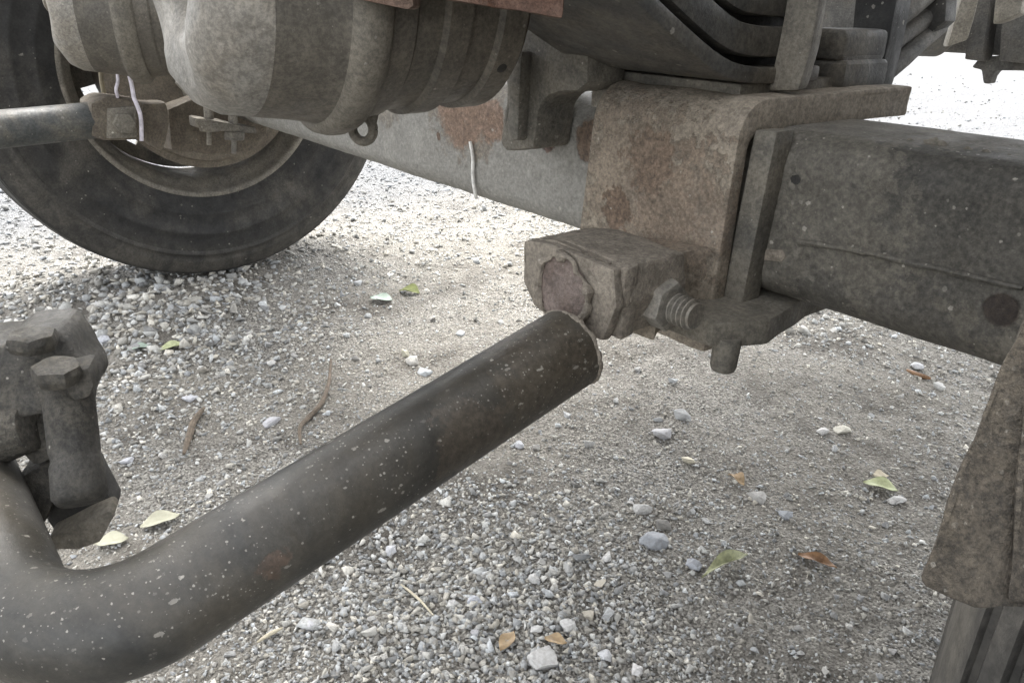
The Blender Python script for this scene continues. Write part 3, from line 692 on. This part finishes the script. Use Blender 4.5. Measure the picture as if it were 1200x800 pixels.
# ------------------------------------------------------------------ wheels
def wheel(label):
    w = thing('wheel', (-2.045, AY, .497), label, 'wheel')
    c0 = V((-2.045, AY, .4995))
    def mirror(pr): return pr+[(-a, r_) for a, r_ in pr[::-1]]
    half = [(.118, .288), (.126, .300), (.137, .330), (.1395, .333), (.1405, .338), (.139, .341), (.1465, .375), (.1490, .378), (.1495, .385), (.1475, .388), (.1480, .405), (.1462, .430), (.1490, .434), (.1490, .441), (.1455, .445), (.143, .458), (.1435, .462), (.1418, .467), (.137, .484), (.1295, .4985), (.1285, .4965), (.1270, .4965), (.126, .5010), (.1215, .5045), (.1205, .5015), (.119, .5015), (.118, .5055), (.080, .5125), (.079, .500), (.067, .500), (.066, .5135), (.022, .5165), (.021, .5025), (.009, .5025), (.008, .517)]
    half = [(a, r_ if r_ < .40 else .40+(r_-.40)*.84) for a, r_ in half]; bm = bmesh.new()
    lathe(mirror(half), c0, (1, 0, 0), 144, bm, closed=True)
    for v in bm.verts:
        if v.co.z < .0015: v.co.z = .0015
    obj('tyre', bm, M['rubber'], w, smooth=40)
    # rim: flange, barrel
    pr_ = [(.110, .300), (.121, .302), (.1245, .296), (.124, .289), (.119, .2845), (.108, .283), (.092, .2745), (.080, .262), (.03, .256), (-.03, .254), (-.08, .262), (-.108, .285), (-.120, .292), (-.121, .300), (-.10, .300), (-.07, .272), (0, .264), (.06, .268)]
    bm = bmesh.new(); lathe(pr_, c0, (1, 0, 0), 96, bm, closed=True); rim = obj('rim', bm, M['rim'], w, smooth=45)
    # disc with hand holes
    bm = bmesh.new(); nseg = 80
    rings = [(.10, -.085), (.155, -.07), (.175, -.066), (.225, -.066), (.235, -.066), (.2545, -.055)]
    g_ = [[[bm.verts.new(c0+Vector((a+da, math.cos(2*math.pi*k_/nseg)*r_, math.sin(2*math.pi*k_/nseg)*r_))) for k_ in range(nseg)] for r_, a in rings] for da in (0, -.011)]
    for i in range(len(rings)-1):
        for k_ in range(nseg):
            hole = (i == 2) and (k_ % 8) in (3, 4)
            q_ = (k_+1) % nseg
            if not hole:
                bm.faces.new((g_[0][i][k_], g_[0][i][q_], g_[0][i+1][q_], g_[0][i+1][k_])); bm.faces.new((g_[1][i][k_], g_[1][i+1][k_], g_[1][i+1][q_], g_[1][i][q_]))
    # walls of the holes
    be = [e for e in bm.edges if len(e.link_faces) == 1]; done = set()
    vi = {}
    for s_ in (0, 1):
        for i in range(len(rings)):
            for k_ in range(nseg): vi[g_[s_][i][k_]] = (s_, i, k_)
    for e in be:
        a, b_ = e.verts
        if vi[a][0] == 0: bm.faces.new((a, b_, g_[1][vi[b_][1]][vi[b_][2]], g_[1][vi[a][1]][vi[a][2]]))
    disc = obj('wheel_disc', bm, M['rim'], w, smooth=40)
    dr = obj('brake_drum', lathe([(-.08, .12), (-.078, .19), (.05, .205), (.135, .207), (.14, .222), (.152, .222), (.154, .208), (.158, .20), (.160, .05)], c0, (1, 0, 0), 72), M['drum'], w, smooth=40)
    bm = lathe([(.160, .205), (.166, .203), (.168, .19), (.166, .14), (.176, .13), (.178, .07)], c0, (1, 0, 0), 64); rough(bm, .002, 30)
    obj('dust_shield', bm, M['drum'], dr, smooth=50)
    obj('hub', lathe([(-.15, .0005), (-.15, .06), (-.14, .075), (-.075, .08), (-.07, .105)], c0, (1, 0, 0), 40), M['rim'], w, smooth=40)
    for k_ in range(10):
        a = 2*math.pi*(k_+.5)/10; obj('wheel_nut', hexnut(c0+Vector((-.078, math.cos(a)*.135, math.sin(a)*.135)), (-1, 0, 0), .016, .03), M['rim'], disc)
    return w
w1 = wheel('dusty black truck wheel standing at the far end of the axle beam')
def copy_tree(o, parent=None):
    c_ = o.copy(); COL.objects.link(c_); c_.parent = parent
    for ch in list(o.children): copy_tree(ch, c_)
    return c_
w2 = copy_tree(w1); w1.scale = (1, .98, .98); w1.location.z = .489; w1.location.y = AY-.012
w2.scale = w1.scale; w2.location = (.088, AY-.006, .489); w2.rotation_euler = (0, 0, math.pi)
w2['label'] = 'grey ribbed tyre of the near wheel showing at the bottom right corner'
for w_ in (w1, w2): w_['group'] = 'wheels of the axle'

# ------------------------------------------------------------------ brake chambers
def chamber(cx, y0, cz, label):
    c = thing('brake_chamber', (cx, y0+.15, cz-.12), label, 'brake chamber', 'brake chambers in front of the axle')
    o_ = (cx, y0, cz); d_ = (0, 1, 0)
    # dished end with radial ridges
    bm = bmesh.new(); seg = 96
    pr_ = [(.030, .0005), (.030, .018), (.026, .022), (.014, .030), (.006, .045), (.002, .062), (.004, .075), (.014, .089), (.030, .0965), (.050, .099)]
    lathe(pr_, o_, d_, seg, bm, caps=False)
    oc = V(o_)
    for v in bm.verts:
        rel = v.co-oc; rr_ = math.hypot(rel.x, rel.z); a = math.atan2(rel.z, rel.x)
        w_ = max(0, 1-abs(rr_-.066)/.03)
        v.co.y += .008*w_*(.5+.5*math.cos(5*a+.6))**.8
    capo = obj('end_cap', bm, M['potcap'], c, smooth=60)
    bm = bmesh.new(); lathe([(.048, .0985), (.060, .1005), (.080, .103), (.097, .106), (.104, .109), (.106, .112)], o_, d_, 72, bm, caps=False)
    h1_ = obj('spring_housing', bm, M['pot'], c, smooth=50)
    bm = bmesh.new(); lathe([(.100, .104), (.101, .111), (.105, .1155), (.112, .1175), (.120, .1175), (.127, .115), (.131, .110), (.132, .104)], o_, d_, 72, bm, caps=False)
    obj('clamp_band', bm, M['band'], c, smooth=50)
    bm = bmesh.new(); lathe([(.128, .105), (.134, .1065), (.152, .104), (.155, .1005), (.176, .0995), (.179, .1045), (.198, .104), (.201, .0985), (.226, .0965), (.229, .1015), (.250, .101), (.256, .095), (.262, .080), (.266, .05), (.266, .0005)], o_, d_, 72, bm, caps=False)
    h2_ = obj('service_housing', bm, M['pot'], c, smooth=40)
    # plug with a slot on the end, vent holes
    p0 = oc+Vector((.0, -.002, 0))
    obj('release_plug', lathe([(.012, .021), (-.004, .020), (-.006, .016), (.002, .013), (.004, .0005)], p0+Vector((.035, .006, .012)), d_, 28), M['potcap'], capo, smooth=40)
    for (a, yy, rr_) in ((-28, .088, .1025), (-38, .238, .1008)):
        q = oc+Vector((math.cos(R(a))*rr_, yy, math.sin(R(a))*rr_)); nn = Vector((math.cos(R(a)), 0, math.sin(R(a))))
        obj('vent_hole', cyl(q-nn*.002, q+nn*.0006, .0045, seg=16), M['dark'], h1_ if yy < .1 else h2_)
    return c
CX, CYY, CZ = -.628, .19, .663
ch1 = chamber(CX, CYY, CZ, 'big dusty brake chamber with a pale dished end, nearer of the two above the axle')
ch1.rotation_euler = (0, 0, -.09)
ch2 = copy_tree(ch1); ch2.rotation_euler = (0, 0, -.42); ch2.location = Vector((-1.45, .27+.15, .626-.12))
ch2['label'] = 'smaller looking dark brake chamber hanging in front of the far wheel'
# lifting eye under the clamp band
ey = V(D(425, 151, .675)); bm = bmesh.new(); pts = []
ring_ = [ey+Vector((math.cos(R(a))*.0095*.8, math.cos(R(a))*.0095*.6, math.sin(R(a))*.0105)) for a in range(0, 361, 15)]
tube(ring_, .0042, 10, bm, caps=False)
tube(smoothpath([ey+Vector((-.007, -.005, .005)), ey+Vector((-.010, -.006, .016)), ey+Vector((-.008, -.004, .028)), ey+Vector((-.006, 0, .04))], 4), .0038, 8, bm)
tube(smoothpath([ey+Vector((.007, .005, .005)), ey+Vector((.010, .006, .016)), ey+Vector((.009, .005, .028)), ey+Vector((.005, .0, .04))], 4), .0042, 8, bm)
tag(obj('lifting_eye', bm, M['cast'], None, ey), 'small steel eye hanging below the big brake chamber', 'eyelet')

# cast bracket between chamber and axle
cb = [aY(x, y, .515) for x, y in ((583, 15), (592, 60), (592, 120), (584, 168), (592, 178), (624, 176), (628, 150), (631, 126), (640, 113), (655, 108), (676, 107), (688, 98), (690, 40), (640, 10))]
br = thing('cast_bracket', V(aY(605, 175, .53)), 'dull cast bracket arching down onto the axle behind the chamber', 'bracket')
obj('arm', rough(prism(cb, (0, .05, 0), .006), .0016, 30, 3, .02), M['cast'], br)
obj('fin', rough(prism([aY(x, y, .502) for x, y in ((596, 60), (611, 60), (606, 165), (594, 165))], (0, .015, 0), .004), .0012, 40, 2, .02), M['cast'], br)

# ------------------------------------------------------------------ leaf spring, strap
LX0, LX1 = -.575, -.405
sp = thing('leaf_spring', (-.49, .60, .612), 'dark stack of curved spring leaves resting on the axle saddle', 'leaf spring')
by = np.array([.10, .25, .33, .38, .42, .457, .497, .53, .56, .60, .72, .80, .95])
bz = np.array([.88, .775, .715, .68, .657, .637, .616, .601, .5945, .5925, .5925, .606, .66])
def leafbm(off, thk, ya, x0, x1):
    ys = np.linspace(ya, .665, 60); zs = np.interp(ys, by, bz)
    zs = np.convolve(np.pad(zs, 2, 'edge'), np.ones(5)/5, 'valid')
    dzz = np.gradient(zs, ys); nn = np.stack([-dzz, np.ones_like(dzz)], -1); nn /= np.linalg.norm(nn, axis=1)[:, None]
    lo = np.stack([ys, zs], -1)+nn*off; hi = lo+nn*thk
    poly = [(x0, a, b) for a, b in lo]+[(x0, a, b) for a, b in hi[::-1]]
    bm = prism(poly, (x1-x0, 0, 0)); bevel(bm, thk*.22, 2, ang=60); return bm
o_ = 0
for k_, (thk, ya, ex) in enumerate(((.013, .10, 0), (.024, .14, -.004), (.022, .2, -.008), (.020, .24, -.012))):
    obj('spring_leaf', leafbm(o_, thk, ya, LX0+.006*k_, LX1+ex), M['leaf'], sp, smooth=40); o_ += thk+.007
for k_, q_ in enumerate((.0105, .0415, .0705)): obj('gap_core', leafbm(q_, .012, .25, LX0+.03, LX1-.022), M['black'], sp, smooth=40)  # dark cores added to stop light showing between the leaves
strap = [aY(x, y, .60) for x, y in ((899, 107), (936, 107), (950, 60), (964, -20), (926, -20), (910, 60))]
tag(obj('spring_strap', rough(prism(strap, (-.01, .028, 0), .004), .0012, 40, 3, .015), M['cast'], None, V(strap[0])), 'upright dusty steel strap standing on the saddle beside the spring leaves', 'strap')
# pads and black upright behind
pad = thing('spring_pad', V(aY(960, 100, .70)), 'dark grey rubber pads stacked behind the strap', 'pad')
for (y0_, y1_) in ((40, 71), (77, 103)):
    a = aY(938, y1_, .70); b_ = aY(990, y0_, .70); obj('pad_block', rough(box((a[0], .70, a[2]), (b_[0], .78, b_[2]+.004), .008, seg=3), .001, 40), M['leaf'], pad)
a = aY(938, 76, .70); b_ = aY(986, 71, .70); obj('pad_plate', box((a[0], .705, a[2]-.001), (b_[0], .77, b_[2]+.003), .001), M['midgrey'], pad)
up2 = [aY(x, y, .84) for x, y in ((992, 104), (1029, 104), (1042, 50), (1056, -25), (1004, -25))]
tag(obj('shackle_plate', prism(up2, (-.01, .05, 0), .004), M['black'], None, V(up2[0])), 'black upright plate right of the rubber pads', 'plate')  # black colour carries the deep shade behind the spring
# rusty plate at the top
rp = thing('rusty_plate', V(D(540, 0, .62)), 'red rusty steel strip crossing the top edge in front of the chamber', 'plate')
obj('strip', rough(prism([D(x, y, .525) for x, y in ((495, -4), (540, 3), (600, 12), (660, 23), (664, -30), (470, -30))], (-.03, .025, .0), .003), .0012, 45, 3, .02), M['rustplate'], rp)
obj('tab', rough(prism([D(x, y, .52) for x, y in ((405, -4), (440, 4), (478, 13), (486, 8), (484, -25), (405, -25))], (-.02, .018, 0), .003), .001, 45, 2, .02), M['rustplate'], rp)

# ------------------------------------------------------------------ far end of the axle
fb = thing('far_clamp_block', (-1.5, .40, .42), 'small brown clamp block with a square bolt holding the far end of the bar', 'block')
fx = -1.47
pts = [aX(x, y, fx) for x, y in ((106, 121), (124, 113), (168, 120), (166, 163), (124, 165), (108, 160))]
obj('body', rough(prism(pts, (-.085, 0, 0), .008), .003, 24, 3, .015), M['drum'], fb)
pts = [aX(x, y, fx+.006) for x, y in ((126, 126), (160, 124), (161, 161), (126, 163))]
obj('side_plate', rough(prism(pts, (-.02, 0, 0), .004), .0015, 40, 2, .02), M['rim'], fb)
q = V(aX(144, 144, fx+.006)); obj('bolt_head', hexnut(q, (1, 0, 0), .018, .014, bev=.003), M['cast'], fb)
pts = [aX(x, y, fx-.02) for x, y in ((164, 122), (195, 120), (200, 140), (196, 166), (190, 178), (176, 168), (164, 163))]
obj('bracket_web', rough(prism(pts, (-.07, 0, 0), .006), .003, 24, 3, .02), M['drum'], fb)
fs = thing('far_saddle', (-1.55, AY, .42), 'brown crusted saddle with two nutted studs at the far end of the axle', 'bracket')
pts = [aX(x, y, -1.58) for x, y in ((196, 128), (232, 112), (300, 130), (318, 152), (300, 176), (250, 182), (200, 178))]
obj('plate', rough(prism(pts, (-.05, 0, 0), .008), .004, 18, 3, .03), M['drum'], fs)
for (x, y0_, y1_) in ((243, 112, 142), (272, 122, 152)):
    a = V(aX(x, y0_, -1.53)); b_ = V(aX(x+2, y1_, -1.53)); obj('stud', cyl(a, b_, .0085, seg=16), M['thread'], fs)
    c_ = V(aX(x+2, y1_+28, -1.53)); obj('stud_end', cyl(b_, c_, .0045, seg=12), M['rim'], fs)
    obj('nut', rough(hexnut(b_-Vector((0, 0, .018)), (0, 0, 1), .020, .016, bev=.003), .002, 60), M['rim'], fs)
pts = [aX(x, y, -1.515) for x, y in ((229, 138), (258, 142), (300, 150), (302, 157), (262, 155), (230, 150))]
obj('clamp_strip', rough(prism(pts, (-.04, 0, 0), .004), .002, 40, 2, .02), M['rim'], fs)
pts = [aX(x, y, -1.72) for x, y in ((206, 97), (222, 92), (262, 125), (300, 150), (290, 160), (240, 132))]
obj('lever', rough(prism(pts, (-.02, 0, 0), .005), .002, 30, 2, .02), M['pale'], fs)
def cable(name, pts, r_, mat, label):
    P = smoothpath([aX(x, y, xx) for x, y, xx in pts], 5); tag(obj(name, tube(P, r_, 8), mat, None, P[0]), label, 'cable')
cable('cable', [(137, 80, -1.46), (138, 95, -1.46), (136, 105, -1.46), (138, 114, -1.47)], .0026, M['cable_pale'], 'short pale cable left of two dropping onto the far clamp block')
cable('cable', [(149, 80, -1.455), (154, 98, -1.455), (157, 115, -1.452), (160, 122, -1.45), (165, 138, -1.452), (166, 165, -1.455)], .0034, M['cable_pale'], 'longer violet white cable running down over the far clamp block')
cable('cable', [(118, 76, -1.6), (119, 95, -1.6), (123, 115, -1.6)], .004, M['wire'], 'brown wire hanging below the far brake chamber')

# ------------------------------------------------------------------ right: pitted bracket
pb = thing('pitted_bracket', V(D(1130, 690, .19)), 'pitted brown mudguard bracket hanging at the right edge before the tyre', 'bracket')
tp = lambda x, y: .118-(y-370)*.00002
ed = [(1204, 366), (1176, 425), (1154, 480), (1140, 515), (1122, 560), (1104, 615), (1090, 650), (1080, 676), (1084, 686), (1110, 700), (1142, 712), (1178, 711), (1300, 716), (1300, 366)]
bm = prism([D(x, y, tp(x, y)) for x, y in ed], V(D(1200, 400, .006)-O), .0012)
rough(bm, .0005, 150, 4, .004); obj('face', bm, M['pitted'], pb, smooth=50)
ed = [(1200, 470), (1192, 560), (1186, 640), (1180, 706), (1300, 712), (1300, 470)]
bm = prism([D(x, y, tp(x, y)-.0012) for x, y in ed], V(D(1200, 400, .004)-O), .0008)
rough(bm, .0004, 120, 3, .006); obj('return_flange', bm, M['pitted'], pb, smooth=50)
p1 = V(D(1290, 372, .118)); obj('stay', box((p1.x-.002, p1.y-.002, p1.z-.02), (p1.x+.03, p1.y+.008, 1.0), .002), M['pitted'], pb)

# ------------------------------------------------------------------ behind the axle: second axle and its hangers
a2 = thing('rear_axle', (-.85, 1.95, .57), 'grey second axle beam crossing the gap at the top right', 'axle')
obj('beam', rough(box((-2.0, 1.87, .562), (.05, 2.01, .70), .02, seg=4), .002, 12, 4, .05), M['midgrey'], a2, smooth=50)
pts = [aY(x, y, 1.84) for x, y in ((1139, 79), (1148, 68), (1210, 62), (1210, 84), (1168, 83), (1163, 90), (1160, 99), (1152, 98), (1150, 82))]
obj('hanging_tab', rough(prism(pts, (0, .03, 0), .004), .003, 20, 2, .03), M['midgrey'], a2)
for q_ in (((1130, 70), (1140, -20), (1163, -20), (1150, 72)), ((1170, 72), (1176, -20), (1230, -20), (1230, 76))):
    obj('web_plate', rough(prism([aY(x, y, 1.80) for x, y in q_], (0, .05, 0), .004), .002, 20, 2, .05), M['midgrey'], a2)
tk = V(aY(1085, 40, 1.75)); obj('pot', lathe([(-.05, .0005), (-.05, .03), (-.04, .042), (.03, .044), (.045, .036), (.05, .0005)], tk, (.3, 1, 0), 40), M['leaf'], a2, smooth=40)
pts = [aY(x, y, 1.45) for x, y in ((1109, 56), (1134, 47), (1153, -20), (1132, -20))]
tag(obj('hanger_strip', rough(prism(pts, (-.02, .03, 0), .004), .0015, 30, 2, .03), M['pale'], None, V(pts[0])), 'pale slanting steel strip hanging before the second axle', 'strip')
pts = [aY(x, y, 1.40) for x, y in ((1163, 29), (1178, 24), (1196, 16), (1203, -20), (1168, -20))]
tag(obj('hanger_plate', rough(prism(pts, (0, .03, 0), .004), .0015, 30, 2, .03), M['pale'], None, V(pts[0])), 'pale chipped plate hanging at the top right corner', 'plate')
ar = thing('radius_arm', V(aY(1040, 85, 1.05)), 'light grey ribbed arm slanting up behind the black upright plate', 'arm')
for (xa, ya_, xb, yb, w_) in ((1030, 92, 1104, 27, .0125), (1030, 62, 1104, 8, .0125), (1045, 25, 1112, -25, .013)):
    a = V(aY(xa, ya_, 1.02)); b_ = V(aY(xb, yb, 1.12)); m_ = (a+b_)/2; obj('rib', rough(cyl(a, b_, w_, w_*.9, 20, .006), .002, 40, 2, .03), M['midgrey'], ar)
obj('web', prism([aY(x, y, 1.09) for x, y in ((1028, 95), (1108, 25), (1112, -30), (1030, -30))], (0, .03, 0), .004), M['dark'], ar)  # dark sheet carries the deep shade behind the ribs

# ------------------------------------------------------------------ chassis overhead, out of view, with a cover added to shape the light
chs = thing('truck_chassis', (-1.0, .6, .86), 'dark truck chassis overhead, out of view, with an added cover that shapes the light', 'chassis')
for x in (-.70, -1.43): obj('frame_rail', box((x-.035, -2.2, 1.00), (x+.035, 2.9, 1.40), .004), M['dark'], chs)
for y in (-1.4, -.2, 1.3, 2.7): obj('cross_member', box((-1.395, y-.04, 1.10), (-.735, y+.04, 1.30), .004), M['dark'], chs)
obj('shade_deck', box((-1.62, .42, 1.405), (.20, 2.1, 1.46), .004), M['shade_deck'], chs)  # unseen cover, added and sized to set the light under the truck

def mudguard(x0, x1, label):  # out-of-view arches added to shade the axle from above
    t_ = thing('mudguard', ((x0+x1)/2, AY, 1.1), label, 'mudguard', 'unseen mudguards added for shade'); b = bmesh.new(); prev = None
    for k_ in range(25):
        a = R(18+144*k_/24); c_, s__ = math.cos(a), math.sin(a); ring = []
        for (x, r_) in ((x0, .60), (x1, .60), (x1, .606), (x0, .606)): ring.append(b.verts.new((x, AY+r_*c_, .5+r_*s__)))
        if prev:
            for i in range(4): b.faces.new((prev[i], prev[(i+1) % 4], ring[(i+1) % 4], ring[i]))
        else: b.faces.new(ring)
        prev = ring
    b.faces.new(prev[::-1]); obj('arch', b, M['dark'], t_)
    for yy in (AY-.25, AY+.25): obj('bracket_arm', cyl(((x0 if x0 > -1 else x1), yy, 1.04), ((-.70 if x0 > -1 else -1.43), yy, 1.04), .018), M['dark'], t_)
mudguard(-.06, .28, 'black curved mudguard arching unseen over the near wheel, added for its shade')
mudguard(-2.24, -1.88, 'black curved mudguard arching unseen over the far wheel, added for its shade')
